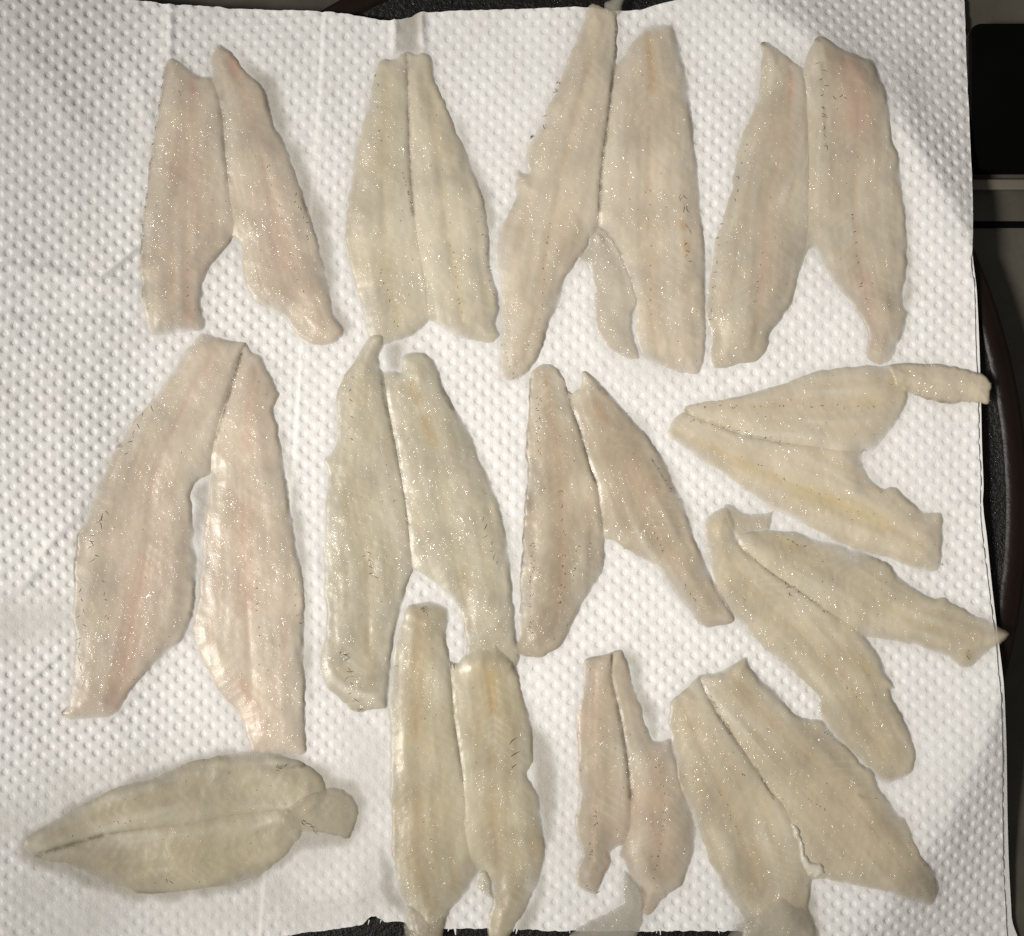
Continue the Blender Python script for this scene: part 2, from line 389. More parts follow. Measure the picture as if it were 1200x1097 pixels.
F(key=5, c=c, seam=[(490,65),(475,105),(455,170),(435,230),(420,280),(410,330),(405,384)], sd=(0.8, 1.0, 0.8, 0.6), sdark=0.7,
  A=[(490,65),(460,62),(430,55),(400,42),(375,48),(350,75),(320,115),(290,165),(255,215),(215,260),(185,305),(165,350),(145,395),(125,435),(110,480),(90,530),(82,590),(78,650),(78,720),(82,790),(78,850),(70,900),(62,940),(50,962),(70,980),(110,978),(165,970),(185,955),(210,910),(250,860),(300,820),(345,775),(366,690),(370,600),(362,520),(358,440),(365,405),(405,384)],
  B=[(490,65),(505,90),(525,95),(540,125),(560,165),(570,190),(558,220),(565,270),(575,320),(582,370),(590,430),(605,500),(615,560),(625,620),(632,700),(632,800),(632,900),(635,980),(635,1060),(600,1066),(530,1065),(500,1060),(490,1010),(470,960),(430,920),(400,870),(365,800),(358,755),(372,690),(380,590),(390,500),(400,430),(405,384)],
  la=[(420,80),(340,230),(270,400),(250,600),(200,850),(180,950)], lb=[(520,130),(490,300),(490,550),(500,800),(520,1000)],
  base=(0.62,0.54,0.425), stain=(0.58,0.335,0.255), T=19,
  blood=[([(245,600),(215,760),(185,930)],26,.5),([(270,380),(255,560)],40,.2),([(515,130),(492,320)],12,.4),([(490,480),(495,700)],26,.4),([(490,900),(520,1000)],16,.5),([(175,920),(182,945)],10,.7)],
  dark=[([(488,68),(470,130),(440,230),(418,300)],4,1.0),([(90,530),(80,640)],5,.8),([(48,952),(52,965)],7,1.0),([(633,930),(635,1055)],4,.6),([(178,312),(182,318)],5,.9)],
  ticks=[([(262,215),(230,265),(210,335)],6,16,.6),([(160,465),(140,520),(128,560),(132,600)],8,18,.6),([(100,650),(100,700),(98,800),(95,850)],9,14,.7),([(150,640),(160,740)],5,7,.5),([(520,600),(525,780)],7,6,.6),([(610,600),(620,760)],6,6,.6)],
  label='largest pinkish butterflied fish fillet at middle left with a slit between its halves', wet=[[(365,408),(405,390),(398,440),(384,560),(372,600),(364,520)],[(560,200),(590,330),(640,560),(650,800),(640,1050),(630,700)]])
c = Crop(760, 400, 2.727)
F(key=8, c=c, seam=[(115,225),(190,260),(260,285),(340,310),(430,325),(520,335),(610,350),(685,352)], sd=(0.6, 0.9, 0.6, 0.3), sdark=0.55,
  A=[(115,225),(120,208),(170,198),(240,185),(310,170),(370,155),(440,130),(510,105),(580,88),(650,82),(720,78),(770,74),(800,84),(822,110),(828,150),(828,185),(815,225),(790,265),(760,310),(720,345),(685,352)],
  B=[(115,225),(85,245),(60,295),(100,330),(160,375),(220,410),(290,460),(350,500),(400,540),(460,570),(520,600),(600,640),(680,670),(790,702),(850,725),(905,740),(935,715),(940,640),(940,560),(932,545),(880,545),(850,520),(815,490),(790,465),(750,470),(720,450),(695,410),(685,380),(685,352)],
  la=[(170,210),(400,205),(600,210),(760,195)], lb=[(90,290),(280,380),(500,470),(700,560),(880,650)],
  base=(0.61,0.54,0.41), stain=(0.52,0.37,0.15), T=17,
  blood=[([(280,375),(330,395)],12,.5),([(180,210),(420,205)],9,.35),([(90,290),(240,360)],10,.4)],
  yellow=[([(470,480),(600,520),(740,580)],38,.55),([(250,390),(420,450)],22,.35),([(780,130),(815,160)],20,.4),([(640,200),(760,190)],30,.2)],
  dark=[([(115,225),(200,260),(300,295),(420,325)],7,.45),([(686,352),(690,356)],6,.9),([(110,215),(122,222)],7,.8)],
  ticks=[([(180,210),(420,205),(740,210)],16,7,.5),([(140,250),(300,290),(450,325)],12,9,.5),([(300,370),(480,460),(620,510)],10,6,.5),([(930,700),(935,712)],2,8,.5)],
  flaps=[dict(name='tail_strip', poly=[(768,76),(850,70),(930,75),(1000,85),(1050,98),(1085,115),(1098,140),(1090,160),(1085,200),(1030,195),(960,198),(900,188),(860,175),(822,160),(790,140)], T=13, clear=0, white=0, glint=.8, dark=[([(850,172),(900,187),(960,196)],6,.6)])],
  label='yellowish butterflied fish fillet on the right with a tail strip crossing the towel edge', wet=[[(690,360),(720,450),(790,470),(860,525),(850,515),(740,455)]])
c = Crop(350, 370, 2.286)
F(key=6, c=c, seam=[(226,150),(240,250),(258,340),(275,440),(290,530),(299,620),(305,680)], sd=(0.7, 1.0, 0.9, 0.5), sdark=0.55,
  A=[(226,150),(214,140),(212,110),(225,75),(222,55),(205,50),(185,60),(160,100),(135,140),(110,175),(98,210),(100,260),(98,320),(90,360),(65,385),(75,420),(72,480),(68,560),(65,640),(65,720),(72,790),(74,850),(62,890),(55,930),(60,970),(78,1005),(110,1030),(150,1062),(190,1058),(235,1052),(238,1000),(242,940),(250,870),(265,800),(285,740),(305,680)],
  B=[(226,150),(250,147),(272,150),(275,110),(300,97),(335,97),(360,120),(375,160),(395,210),(430,270),(460,320),(480,380),(505,430),(530,490),(550,560),(560,620),(570,700),(575,780),(580,860),(590,920),(560,965),(450,960),(446,880),(435,800),(410,762),(380,730),(340,700),(305,680)],
  la=[(150,150),(130,400),(180,650),(190,900)], lb=[(300,190),(350,310),(400,550),(440,750)],
  base=(0.50,0.46,0.345), stain=(0.46,0.34,0.17), T=17,
  blood=[([(300,185),(318,225)],10,.7),([(340,280),(360,340)],12,.7),([(190,620),(200,720)],30,.2),([(440,680),(450,820)],14,.4),([(185,840),(195,960)],18,.35)],
  dark=[([(212,120),(228,220),(255,330),(285,480),(298,600)],6,.6),([(380,200),(410,250)],5,.6),([(455,350),(540,540)],5,.3)],
  ticks=[([(490,535),(505,575),(525,640),(530,665)],6,15,.8),([(110,890),(125,930),(140,1000),(160,1055)],11,16,.9),([(135,150),(140,340)],6,8,.5),([(180,630),(200,700)],6,9,.9),([(230,380),(255,500)],4,6,.6)],
  label='grey green butterflied fish fillet in the middle, its narrow tip under the top row', wet=[[(225,70),(280,70),(275,150),(228,150)],[(370,120),(420,240),(500,400),(560,570),(585,700),(590,800),(570,700),(520,470),(430,270)]])
c = Crop(580, 410, 2.887)
F(key=7, c=c, seam=[(240,122),(255,180),(285,260),(305,330),(325,400),(345,450),(355,520),(365,590),(370,640)], sd=(0.9, 1.0, 0.9, 0.5), sdark=0.85,
  A=[(240,122),(235,95),(215,65),(185,48),(150,55),(122,75),(118,130),(115,200),(108,280),(105,360),(105,440),(97,530),(95,620),(90,700),(85,780),(85,850),(82,930),(80,985),(65,1015),(75,1030),(110,1042),(160,1038),(210,1015),(235,985),(260,930),(290,870),(320,820),(350,770),(370,730),(372,690),(370,640)],
  B=[(240,122),(255,150),(280,135),(290,110),(290,75),(310,70),(340,95),(365,125),(400,165),(440,205),(480,250),(510,290),(545,335),(580,390),(600,440),(630,500),(650,560),(665,620),(690,670),(715,740),(745,790),(780,850),(800,890),(810,915),(790,930),(730,940),(690,925),(660,890),(620,840),(590,800),(560,760),(530,725),(490,700),(450,675),(410,650),(370,640)],
  la=[(170,90),(205,280),(225,500),(225,750),(200,960)], lb=[(340,190),(440,380),(520,570),(620,750),(720,900)],
  base=(0.46,0.39,0.285), stain=(0.44,0.27,0.15), T=17,
  blood=[([(170,90),(205,280),(222,500)],8,.4),([(225,650),(222,800)],14,.35),([(340,185),(380,250)],10,.6),([(520,570),(600,720)],14,.25),([(470,430),(520,470)],30,.25)],
  dark=[([(240,130),(285,260),(330,420),(350,460)],7,.9),([(118,100),(108,280),(104,440),(92,640),(84,900)],6,.8),([(110,500),(120,540)],14,.4),([(350,130),(370,150)],6,.6),([(530,370),(600,480)],5,.5)],
  ticks=[([(150,150),(150,350)],14,9,.8),([(130,650),(125,800),(120,960)],16,10,.9),([(228,480),(235,700),(222,870)],14,10,.5),([(530,370),(570,430),(620,510)],8,9,.4),([(530,590),(570,680)],5,9,.4),([(280,660),(260,780)],8,7,.6),([(640,790),(690,870)],6,7,.6)],
  label='brownest butterflied fish fillet in the middle with a dark left edge', wet=[[(350,95),(410,160),(500,255),(600,400),(680,600),(665,640),(600,450),(480,260)]])
c = Crop(800, 570, 2.965)
F(key=9, c=c, seam=[(185,182),(215,225),(270,270),(330,315),(400,360),(470,410),(530,450),(590,490),(635,525)], sd=(1.0, 0.9, 0.5, 0.2), sdark=0.45,
  A=[(185,182),(182,160),(180,120),(165,85),(145,72),(120,85),(85,110),(75,150),(80,220),(95,300),(120,370),(160,430),(200,470),(240,520),(290,570),(350,620),(400,660),(440,700),(475,740),(470,790),(510,850),(560,900),(620,950),(660,990),(680,1020),(720,1035),(760,1020),(800,990),(810,930),(790,860),(760,790),(735,750),(718,705),(740,705),(705,650),(685,600),(660,560),(635,525)],
  B=[(185,182),(200,165),(260,156),(330,157),(400,162),(460,185),(520,195),(560,210),(640,235),(720,270),(750,310),(780,340),(830,375),(880,390),(910,385),(960,420),(1010,445),(1070,475),(1125,505),(1135,515),(1100,550),(1060,570),(1030,605),(1000,630),(960,630),(920,595),(860,570),(800,550),(740,535),(690,530),(635,525)],
  la=[(110,170),(240,350),(400,500),(560,700),(700,950)], lb=[(250,170),(430,230),(640,370),(800,470),(1000,530)],
  base=(0.54,0.475,0.34), stain=(0.46,0.34,0.15), T=16,
  blood=[([(290,170),(400,210)],12,.5),([(560,640),(700,930)],22,.25),([(985,580),(992,595)],6,.9),([(130,130),(180,90)],14,.3)],
  yellow=[([(600,600),(640,640)],40,.2)],
  dark=[([(190,190),(270,275),(400,362),(480,415)],6,.4),([(690,990),(720,1015)],18,.25)],
  ticks=[([(210,220),(350,330),(520,450)],10,9,.4),([(330,170),(420,210)],5,10,.4),([(360,345),(370,375)],2,18,.5),([(985,575),(992,600)],3,12,.6),([(540,660),(640,770)],5,7,.6)],
  flaps=[dict(name='membrane', poly=[(140,72),(165,62),(200,88),(240,100),(290,92),(318,82),(312,112),(300,150),(240,165),(190,175),(165,130)], T=5, clear=.35, white=.1, glint=1.0)],
  label='beige butterflied fish fillet on the right whose pointed lobe overhangs the towel edge', wet=[[(740,300),(840,372),(960,412),(1085,470),(1080,485),(900,400)],[(315,110),(330,150),(420,160),(330,165)]])
c = Crop(10, 850, 2.727)
F(key=13, c=c, seam=[(95,415),(150,390),(220,370),(300,350),(400,335),(500,320),(600,312),(680,296),(740,287),(800,282),(880,276),(935,300)], sd=(0.8, 0.6, 0.5, 0.5), sdark=0.5,
  A=[(95,415),(65,385),(65,355),(110,320),(170,290),(240,250),(310,215),(380,190),(450,175),(520,145),(600,115),(680,100),(760,90),(840,90),(900,110),(950,130),(1000,175),(1010,220),(985,260),(935,300)],
  B=[(95,415),(130,432),(190,440),(240,465),(290,495),(350,520),(410,542),(490,540),(560,530),(640,520),(720,510),(800,485),(860,440),(900,400),(930,350),(935,300)],
  la=[(120,360),(350,270),(600,200),(880,190)], lb=[(200,440),(400,460),(650,430),(860,350)],
  base=(0.46,0.415,0.295), stain=(0.40,0.30,0.14), thinner=1.7, T=12, gl=.12,
  blood=[([(190,440),(290,460)],16,.5),([(280,290),(420,250)],40,.2),([(430,480),(760,420)],40,.15)],
  dark=[([(92,418),(110,405),(160,388),(300,350)],9,.75),([(300,350),(500,322)],6,.3),([(860,135),(940,132)],5,.8),([(400,538),(500,541)],6,.6),([(890,275),(905,280)],4,1.0)],
  ticks=[([(330,310),(400,305)],4,6,.5),([(505,490),(515,500)],2,16,.3),([(455,500),(470,505)],1,8,.3),([(930,300),(975,335)],5,22,.15),([(850,140),(890,130)],4,12,.4)],
  flaps=[dict(name='tail_piece', poly=[(870,318),(880,275),(930,240),(985,215),(1020,205),(1050,205),(1085,225),(1115,260),(1110,310),(1085,365),(1040,355),(990,345),(920,345)], T=6, clear=.3, white=0.1, glint=.1, dark=[([(985,345),(1085,363),(1108,315)],5,.5)])],
  label='dull olive butterflied fish fillet lying sideways in the bottom left corner', wet=[[(40,420),(60,340),(300,200),(620,90),(900,80),(1040,150),(1140,230),(1130,350),(1090,385),(940,400),(870,470),(700,540),(420,575),(250,520),(120,460)],[(480,160),(700,80),(900,70),(1020,140),(1150,210),(1100,200),(800,120)]])
c = Crop(430, 680, 2.632)
F(key=10, c=c, seam=[(253,250),(262,330),(268,420),(280,500),(295,600),(302,690),(300,760),(320,860),(345,905)], sd=(0.8, 0.8, 0.5, 0.2), sdark=0.45,
  A=[(253,250),(246,220),(241,185),(246,135),(243,88),(200,72),(135,74),(110,110),(95,160),(80,210),(70,280),(65,380),(68,480),(65,580),(68,680),(75,770),(70,840),(85,900),(90,950),(120,1010),(140,1060),(145,1120),(225,1120),(245,1040),(280,1000),(310,960),(325,925),(345,905)],
  B=[(253,250),(280,260),(300,235),(350,212),(380,215),(395,195),(420,225),(450,250),(470,300),(480,360),(500,420),(510,490),(510,560),(492,600),(520,650),(535,720),(545,790),(545,850),(530,920),(500,1000),(460,1060),(430,1120),(375,1120),(370,1040),(385,990),(380,930),(345,905)],
  la=[(165,110),(150,300),(160,550),(170,800),(190,1000)], lb=[(370,270),(390,420),(390,700),(420,1000)],
  base=(0.49,0.435,0.30), stain=(0.44,0.29,0.13), T=18, gl=.55,
  blood=[([(375,280),(388,400)],14,.75),([(168,90),(160,220),(150,480)],16,.4),([(375,216),(380,220)],6,.9),([(150,700),(140,900)],40,.25),([(390,700),(395,900)],22,.3)],
  dark=[([(256,258),(262,330),(270,430),(296,620)],5,.55),([(172,88),(180,96)],6,.9)],
  ticks=[([(170,85),(185,98)],5,7,.9),([(90,262),(95,268)],1,10,.5)],
  slashes=[((440,507),(470,488)),((443,544),(475,528)),((446,582),(468,568)),((258,255),(262,275)),((268,258),(270,275))],
  flaps=[dict(name='membrane', poly=[(345,905),(365,900),(380,930),(384,960),(395,992),(378,985),(352,970),(335,935)], T=9, clear=.25, white=.5, glint=2.0),
         dict(name='tail_skin', poly=[(120,1010),(160,1020),(195,1060),(240,1040),(225,1120),(120,1120)], T=7, clear=.45, white=.2, glint=.8)],
  label='long matte yellow butterflied fish fillet at bottom centre with three dark slash marks', wet=[[(480,340),(520,430),(565,510),(582,610),(582,720),(562,850),(542,950),(520,1060),(470,1120),(430,1120),(500,990),(545,850),(520,650)],[(40,780),(90,930),(130,1060),(40,1000)]])
c = Crop(650, 740, 3.075)
F(key=11, c=c, seam=[(212,72),(205,150),(215,210),(235,290),(250,370),(262,450),(272,540),(275,620),(272,700),(262,740),(245,775)], sd=(0.9, 1.0, 0.8, 0.3), sdark=0.8,
  A=[(212,72),(170,88),(125,95),(105,110),(98,170),(90,240),(80,310),(82,380),(85,440),(75,510),(85,580),(80,650),(70,710),(85,770),(95,810),(75,860),(80,910),(110,940),(150,950),(170,910),(190,870),(205,830),(200,800),(225,780),(245,775)],
  B=[(212,72),(240,68),(262,120),(285,200),(308,270),(325,330),(352,395),(385,402),(415,392),(430,430),(455,520),(470,580),(495,640),(512,710),(505,780),(485,850),(455,920),(420,945),(385,975),(360,1010),(330,1030),(310,990),(300,930),(270,880),(250,830),(235,810),(245,775)],
  la=[(150,110),(140,350),(140,600),(130,850)], lb=[(250,130),(310,350),(390,560),(380,850)],
  base=(0.49,0.415,0.305), stain=(0.58,0.335,0.255), T=16, gl=.8,
  blood=[([(310,600),(330,730)],50,.35),([(355,410),(385,410)],10,.6),([(145,130),(140,260)],10,.35),([(320,930),(320,1000)],14,.4),([(270,660),(250,750)],20,.3)],
  dark=[([(208,85),(204,150)],5,1.0),([(215,220),(245,350),(265,500),(274,600)],11,.7),([(105,105),(160,92)],4,.6),([(310,930),(325,960)],6,.6)],
  ticks=[([(372,480),(395,600),(385,760),(355,900)],16,8,.7),([(145,640),(152,690)],3,14,.4),([(130,760),(135,830)],4,12,.6),([(110,920),(150,945)],6,6,.6),([(180,383),(183,385)],2,5,.9)],
  flaps=[dict(name='tail_skin', poly=[(250,865),(285,900),(312,940),(322,985),(318,1040),(280,1120),(60,1120),(66,1082),(120,1050),(200,1012),(245,985),(240,920)], T=6, clear=.35, white=.1, glint=1.2, grey=True)],
  label='small butterflied fish fillet at the bottom with a clear tail and dark centre seam', wet=[[(235,60),(280,75),(305,115),(330,210),(368,300),(370,350),(400,385),(350,395),(300,260)]])
c = Crop(760, 740, 3.074)
F(key=12, c=c, seam=[(182,160),(210,230),(250,300),(300,370),(350,440),(400,520),(440,580),(480,620),(510,680),(535,760),(560,850),(592,900)], sd=(0.9, 1.0, 0.35, 0.2), sdark=0.6,
  A=[(182,160),(150,190),(110,225),(75,260),(75,330),(85,400),(95,460),(110,530),(130,600),(160,670),(185,730),(210,800),(240,870),(270,930),(310,990),(335,1030),(345,1060),(350,1120),(590,1120),(600,1050),(575,1000),(580,950),(592,900)],
  B=[(182,160),(240,150),(300,125),(355,90),(365,130),(400,170),(440,205),(480,250),(530,300),(580,320),(620,325),(660,370),(710,420),(760,470),(810,510),(830,560),(870,620),(910,668),(925,675),(940,720),(980,800),(1020,850),(1045,900),(1058,950),(1050,1000),(1020,1008),(970,985),(920,965),(870,945),(820,935),(760,920),(700,910),(640,895),(592,900)],
  la=[(120,260),(230,500),(330,720),(400,930)], lb=[(300,160),(500,380),(680,560),(850,760),(1000,950)],
  base=(0.52,0.455,0.325), stain=(0.48,0.33,0.18), T=17,
  blood=[([(340,260),(440,320)],30,.35),([(380,760),(380,850)],14,.35),([(120,210),(150,230)],10,.4),([(230,480),(290,640)],14,.25),([(760,600),(900,780)],40,.15)],
  dark=[([(186,170),(250,300),(310,385)],9,.6),([(385,490),(450,600)],6,.8),([(1040,900),(1056,990)],6,.6),([(760,590),(790,600)],8,.4)],
  ticks=[([(190,180),(300,370)],12,8,.4),([(338,512),(342,518)],2,10,.6),([(640,360),(700,410)],4,7,.5),([(570,600),(640,640)],6,8,.4),([(250,560),(330,740)],7,6,.6)],
  flaps=[dict(name='membrane', poly=[(512,690),(535,700),(552,740),(560,790),(590,825),(635,850),(642,875),(600,890),(570,880),(550,830),(540,770),(522,730)], T=9, clear=0, white=.95, glint=2.2, rest=True),
         dict(name='tail_skin', poly=[(340,1050),(480,960),(520,990),(560,1000),(590,1040),(610,1120),(300,1120),(315,1060)], T=4, clear=.5, white=0, glint=.5, grey=True, rest=True)],
  label='butterflied fish fillet at bottom right with a bright white scrap in its fork', wet=[[(340,1090),(480,940),(590,920),(620,1020),(620,1120),(340,1120)],[(650,365),(760,460),(840,560),(930,670),(920,680),(800,510)]])

GROUP = 'butterflied fish fillets laid out on the paper towel'
def wsum(P, items, c, mult=1.0):
    out = np.zeros(len(P))
    for ln, wd, a in items:
        d, q, s, _ = seg_dist(P, resample(c(ln), 6))
        out = np.maximum(out, a * mult * np.exp(-(d / (wd / c.k)) ** 2))
    return np.clip(out, 0, 1)

def tick_ribbon(V, Fc, p0, ang, ln, wd, top):
    """a hair-thin curved dark streak lying on the flesh"""
    n = 4; bend = random.uniform(-1.6, 1.6); b0 = len(V)
    x, y = p0; a = ang - bend / 2
    for i in range(n + 1):
        f = i / n; hw = wd * (1 - 0.75 * abs(2 * f - 0.8))
        nx, ny = -math.sin(a), math.cos(a)
        for sgn in (-1, 0, 1):
            u, v = x + nx * hw * sgn, y + ny * hw * sgn
            V.append((u, v, 0.28 if sgn == 0 else 0.06))
        x += math.cos(a) * ln / n; y += math.sin(a) * ln / n; a += bend / n
    for i in range(n):
        for j in (0, 1):
            k = b0 + i * 3 + j
            Fc.append((k, k + 1, k + 4, k + 3))

def build_fillet(fd):
    global H
    c = fd['c']; key = fd['key']; T0 = fd['T'] * 0.31
    seam = resample(c(fd['seam']), 5)
    oA = roughen(resample(c(fd['A']), 2.5), 1.5, key * 11 + 1); oB = roughen(resample(c(fd['B']), 2.5), 1.5, key * 11 + 2)
    outline = [oA, oB]
    laterals = [resample(c(fd['la']), 6), resample(c(fd['lb']), 6)]
    base = blur(H, 3, 2); base = np.maximum(base, H)
    gl = fd.get('gl', 1.0)
    mat = flesh_mat('fish_flesh', (fd['base'][0] * 1.04, fd['base'][1] * 1.03, fd['base'][2] * 1.045), fd['stain'], gloss=min(1, 0.25 + gl * 0.75))
    mid = seam[len(seam) // 2]
    root = empty('butterflied_fillet', mid[0], mid[1], bil(H, mid[:1], mid[1:])[0])
    tag(root, fd['label'], 'fish fillet', GROUP)
    sd = np.array(fd['sd'], float)
    L0 = np.array(root.location)
    def to_local(P, z):
        v = np.empty((len(P), 3)); v[:, 0] = (P[:, 0] - CU) * S; v[:, 1] = (CV - P[:, 1]) * S; v[:, 2] = z * S
        return v - L0
    def de_of(P):
        a = seg_dist(P, oA)[0]; b = seg_dist(P, oB)[0]
        return np.minimum(a, b)
    def surf(P, half, de=None):  # height of the flesh above the tabletop
        if de is None: de = de_of(P)
        b = bil(base, P[:, 0], P[:, 1])
        wv = np.clip(0.5 + 0.6 * vnoise(P[:, 0] / 30, P[:, 1] / 30, key + 90), 0, 1)
        prof = (0.20 + 0.32 * wv) * np.sqrt(1 - (1 - np.clip(de / 6.0, 0, 1)) ** 2) + (0.80 - 0.32 * wv) * sstep(-2, 26, de)* np.clip(de / 4, 0, 1)
        z = T0 * prof
        ds, _, ss, slen = seg_dist(P, seam)
        g = np.interp(ss, np.linspace(0, 1, len(sd)), sd)
        cut = T0 * g * (0.26 * np.exp(-(ds / 2.6) ** 2) + 0.30 * np.exp(-(ds / 10.0) ** 2))
        z = z - cut * np.clip(de / 4, 0, 1)
        dl, _, sl, llen = seg_dist(P, laterals[half])
        env = np.clip(de / 10, 0, 1)
        z = z - (0.15 * np.exp(-(dl / 2.6) ** 2) + 0.5 * np.exp(-(dl / 9.0) ** 2)) * env
        ph = (sl * llen - 0.75 * dl) / 12.5 + 0.35 * vnoise(P[:, 0] / 25, P[:, 1] / 25, key)
        z = z + 0.07 * np.sin(2 * np.pi * ph) * env * np.clip(0.5 + vnoise(P[:, 0] / 30, P[:, 1] / 30, key + 33), 0, 1)
        z = z + env * (0.9 * vnoise(P[:, 0] / 42, P[:, 1] / 42, key + 40) + 0.42 * vnoise(P[:, 0] / 17, P[:, 1] / 17, key + 60) + 0.20 * vnoise(P[:, 0] / 6, P[:, 1] / 6, key + 80))
        strp = vnoise(sl * llen / 80, dl / 8.5, key + 50 + half) * 0.28 + vnoise(sl * llen / 26, dl / 3.6, key + 55 + half) * 0.13
        z = z + env * strp
        z = np.maximum(z, 0.35 * np.clip(de, 0, 1))
        return b + z - 0.5, de, ds, dl, ss
    halves = []
    for h in (0, 1):
        poly = np.concatenate([outline[h], seam[::-1][1:-1]])
        P, Q, dd = clip_grid(poly, 2.0)
        z, de, ds, dl, ss = surf(P, h)
        glint = gl * (0.55 + 0.45 * vnoise(P[:, 0] / 55, P[:, 1] / 55, key + 7)) * (0.45 + 0.55 * sstep(2, 14, de)) * (1 - 0.45 * np.exp(-(dl / 9) ** 2))
        dark = np.maximum(wsum(P, fd.get('dark', []), c), 0.5 * fd['sdark'] * np.exp(-(ds / 1.3) ** 2) * np.interp(ss, np.linspace(0, 1, len(sd)), sd) * (de > 1))
        tk = fd.get('thinner', 1.0) * np.clip(1.05 + 0.9 * vnoise(P[:, 0] / 16, P[:, 1] / 16, key + 2), 0.35, 1.8)
        thin = 0.78 * np.exp(-(de / (4.6 * tk))) + 0.20 * np.exp(-(de / (22 * tk))) + 0.05
        dark = np.maximum(dark, 0.30 * fd['sdark'] * np.exp(-(ds / 4.5) ** 2) * np.interp(ss, np.linspace(0, 1, len(sd)), sd) * np.clip(de / 6, 0, 1))
        thin *= np.clip(0.75 + 0.5 * vnoise(P[:, 0] / 40, P[:, 1] / 40, key + 3), 0.2, 1) * (1 - dark)
        sl_, ll_ = seg_dist(P, laterals[h])[2:4]
        stripe = vnoise(sl_ * ll_ / 80, dl / 8.5, key + 50 + h) * 0.6 + vnoise(sl_ * ll_ / 26, dl / 3.6, key + 55 + h) * 0.3 + 0.4 * vnoise(P[:, 0] / 38, P[:, 1] / 38, key + 57)
        phs = (sl_ * ll_ - 0.8 * dl) / 11.0 + 0.5 * vnoise(P[:, 0] / 28, P[:, 1] / 28, key + 13)
        septa = np.clip(np.cos(2 * np.pi * phs) * 2.2 - 1.2, 0, 1) * np.clip(vnoise(P[:, 0] / 34, P[:, 1] / 34, key + 17) + 0.35, 0, 1)
        milky = 0.22 * septa + 0.30 * np.exp(-((ds - 9) / 11.0) ** 2) + 0.55 * np.clip(stripe, 0, 1) * (1 - 0.6 * np.exp(-(dl / 12) ** 2)) + 0.25 * np.exp(-((de - 9) / 7.0) ** 2)
        at = dict(blood=np.maximum(np.maximum(wsum(P, [(q[0], q[1] * 1.45, q[2]) for q in fd.get('blood', [])], c, 1.05), 0.36 * np.clip(-stripe - 0.12, 0, 1)), 0.40 * np.exp(-(dl / 4.0) ** 2) * np.clip(0.45 + 0.8 * vnoise(P[:, 0] / 12, P[:, 1] / 12, key + 9) + 0.4 * vnoise(P[:, 0] / 4, P[:, 1] / 4, key + 10), 0, 1)),
                  yellow=wsum(P, fd.get('yellow', []), c, 0.6), dark=dark, clear=np.clip(thin, 0, 0.88), glint=np.clip(glint, 0, 2),
                  white=np.clip(0.75 * milky * (0.75 + 0.5 * vnoise(P[:, 0] / 45, P[:, 1] / 45, key + 21)), 0, 0.6))
        halves.append(mesh_obj('fillet_half', to_local(P, z), Q, mat, root, at))
        # raise the support surface
        x0, y0 = poly.min(0) - 2; x1, y1 = poly.max(0) + 2
        i0, i1 = int((x0 - GX0) / GS), int((x1 - GX0) / GS) + 2; j0, j1 = int((y0 - GY0) / GS), int((y1 - GY0) / GS) + 2
        i0 = max(i0, 0); j0 = max(j0, 0)
        sub = np.stack([GXX[j0:j1, i0:i1].ravel(), GYY[j0:j1, i0:i1].ravel()], 1)
        ins = inside(sub, poly)
        zz = H[j0:j1, i0:i1].ravel().copy(); zz[ins] = np.maximum(zz[ins], surf(sub[ins], h)[0] + 0.4)
        H[j0:j1, i0:i1] = zz.reshape(j1 - j0, i1 - i0)
        ww = WET[j0:j1, i0:i1].ravel(); ww[ins] = 1; WET[j0:j1, i0:i1] = ww.reshape(j1 - j0, i1 - i0)
    # loose flaps, tail pieces, membranes
    for k, fl in enumerate(fd.get('flaps', [])):
        fl['T'] *= 0.5
        poly = roughen(resample(c(fl['poly']), 2.5, closed=True), 2.2 if fl['white'] > 0.9 else 1.3, key * 31 + k, 7)
        P, Q, dd = clip_grid(poly, 1.7)
        b2 = np.maximum(blur(H, 2, 1), H) if not fl.get('rest') else H + 0.0
        de = seg_dist(P, poly, closed=True)[0]
        z = bil(b2, P[:, 0], P[:, 1]) + fl['T'] * (0.5 * np.sqrt(1 - (1 - np.clip(de / 4, 0, 1)) ** 2) + 0.5 * sstep(0, 18, de)) - 0.4
        z += np.clip(de / 4, 0, 1) * (0.5 * vnoise(P[:, 0] / 14, P[:, 1] / 14, key + k) + 0.2 * vnoise(P[:, 0] / 5, P[:, 1] / 5, key + k + 5))
        if fl.get('grey'):
            m2 = flesh_mat('clear_skin', (0.52, 0.49, 0.41), fd['stain'], gloss=1.0)
        else: m2 = mat
        dk = wsum(P, fl.get('dark', []), c)
        at = dict(blood=np.zeros(len(P)), yellow=wsum(P, fd.get('yellow', []), c, 0.4), dark=dk, white=np.full(len(P), fl['white']),
                  clear=np.clip(fl['clear'] + 0.45 * np.exp(-de / 3.5), 0, .85) * (1 - dk), glint=np.full(len(P), fl['glint']))
        mesh_obj(fl['name'], to_local(P, z), Q, m2, root, at)
        sub_m = inside(np.stack([GXX.ravel(), GYY.ravel()], 1), poly).reshape(H.shape)
        WET[sub_m] = 1
        bb = np.stack([GXX[sub_m], GYY[sub_m]], 1)
        if len(bb):
            dq = seg_dist(bb, poly, closed=True)[0]
            H[sub_m] = np.maximum(H[sub_m], b2[sub_m] + fl['T'] * (0.5 * np.clip(dq / 3, 0, 1) + 0.5 * sstep(0, 18, dq)))
    # dark hair-thin veins and scale roots
    V, Fc = [], []
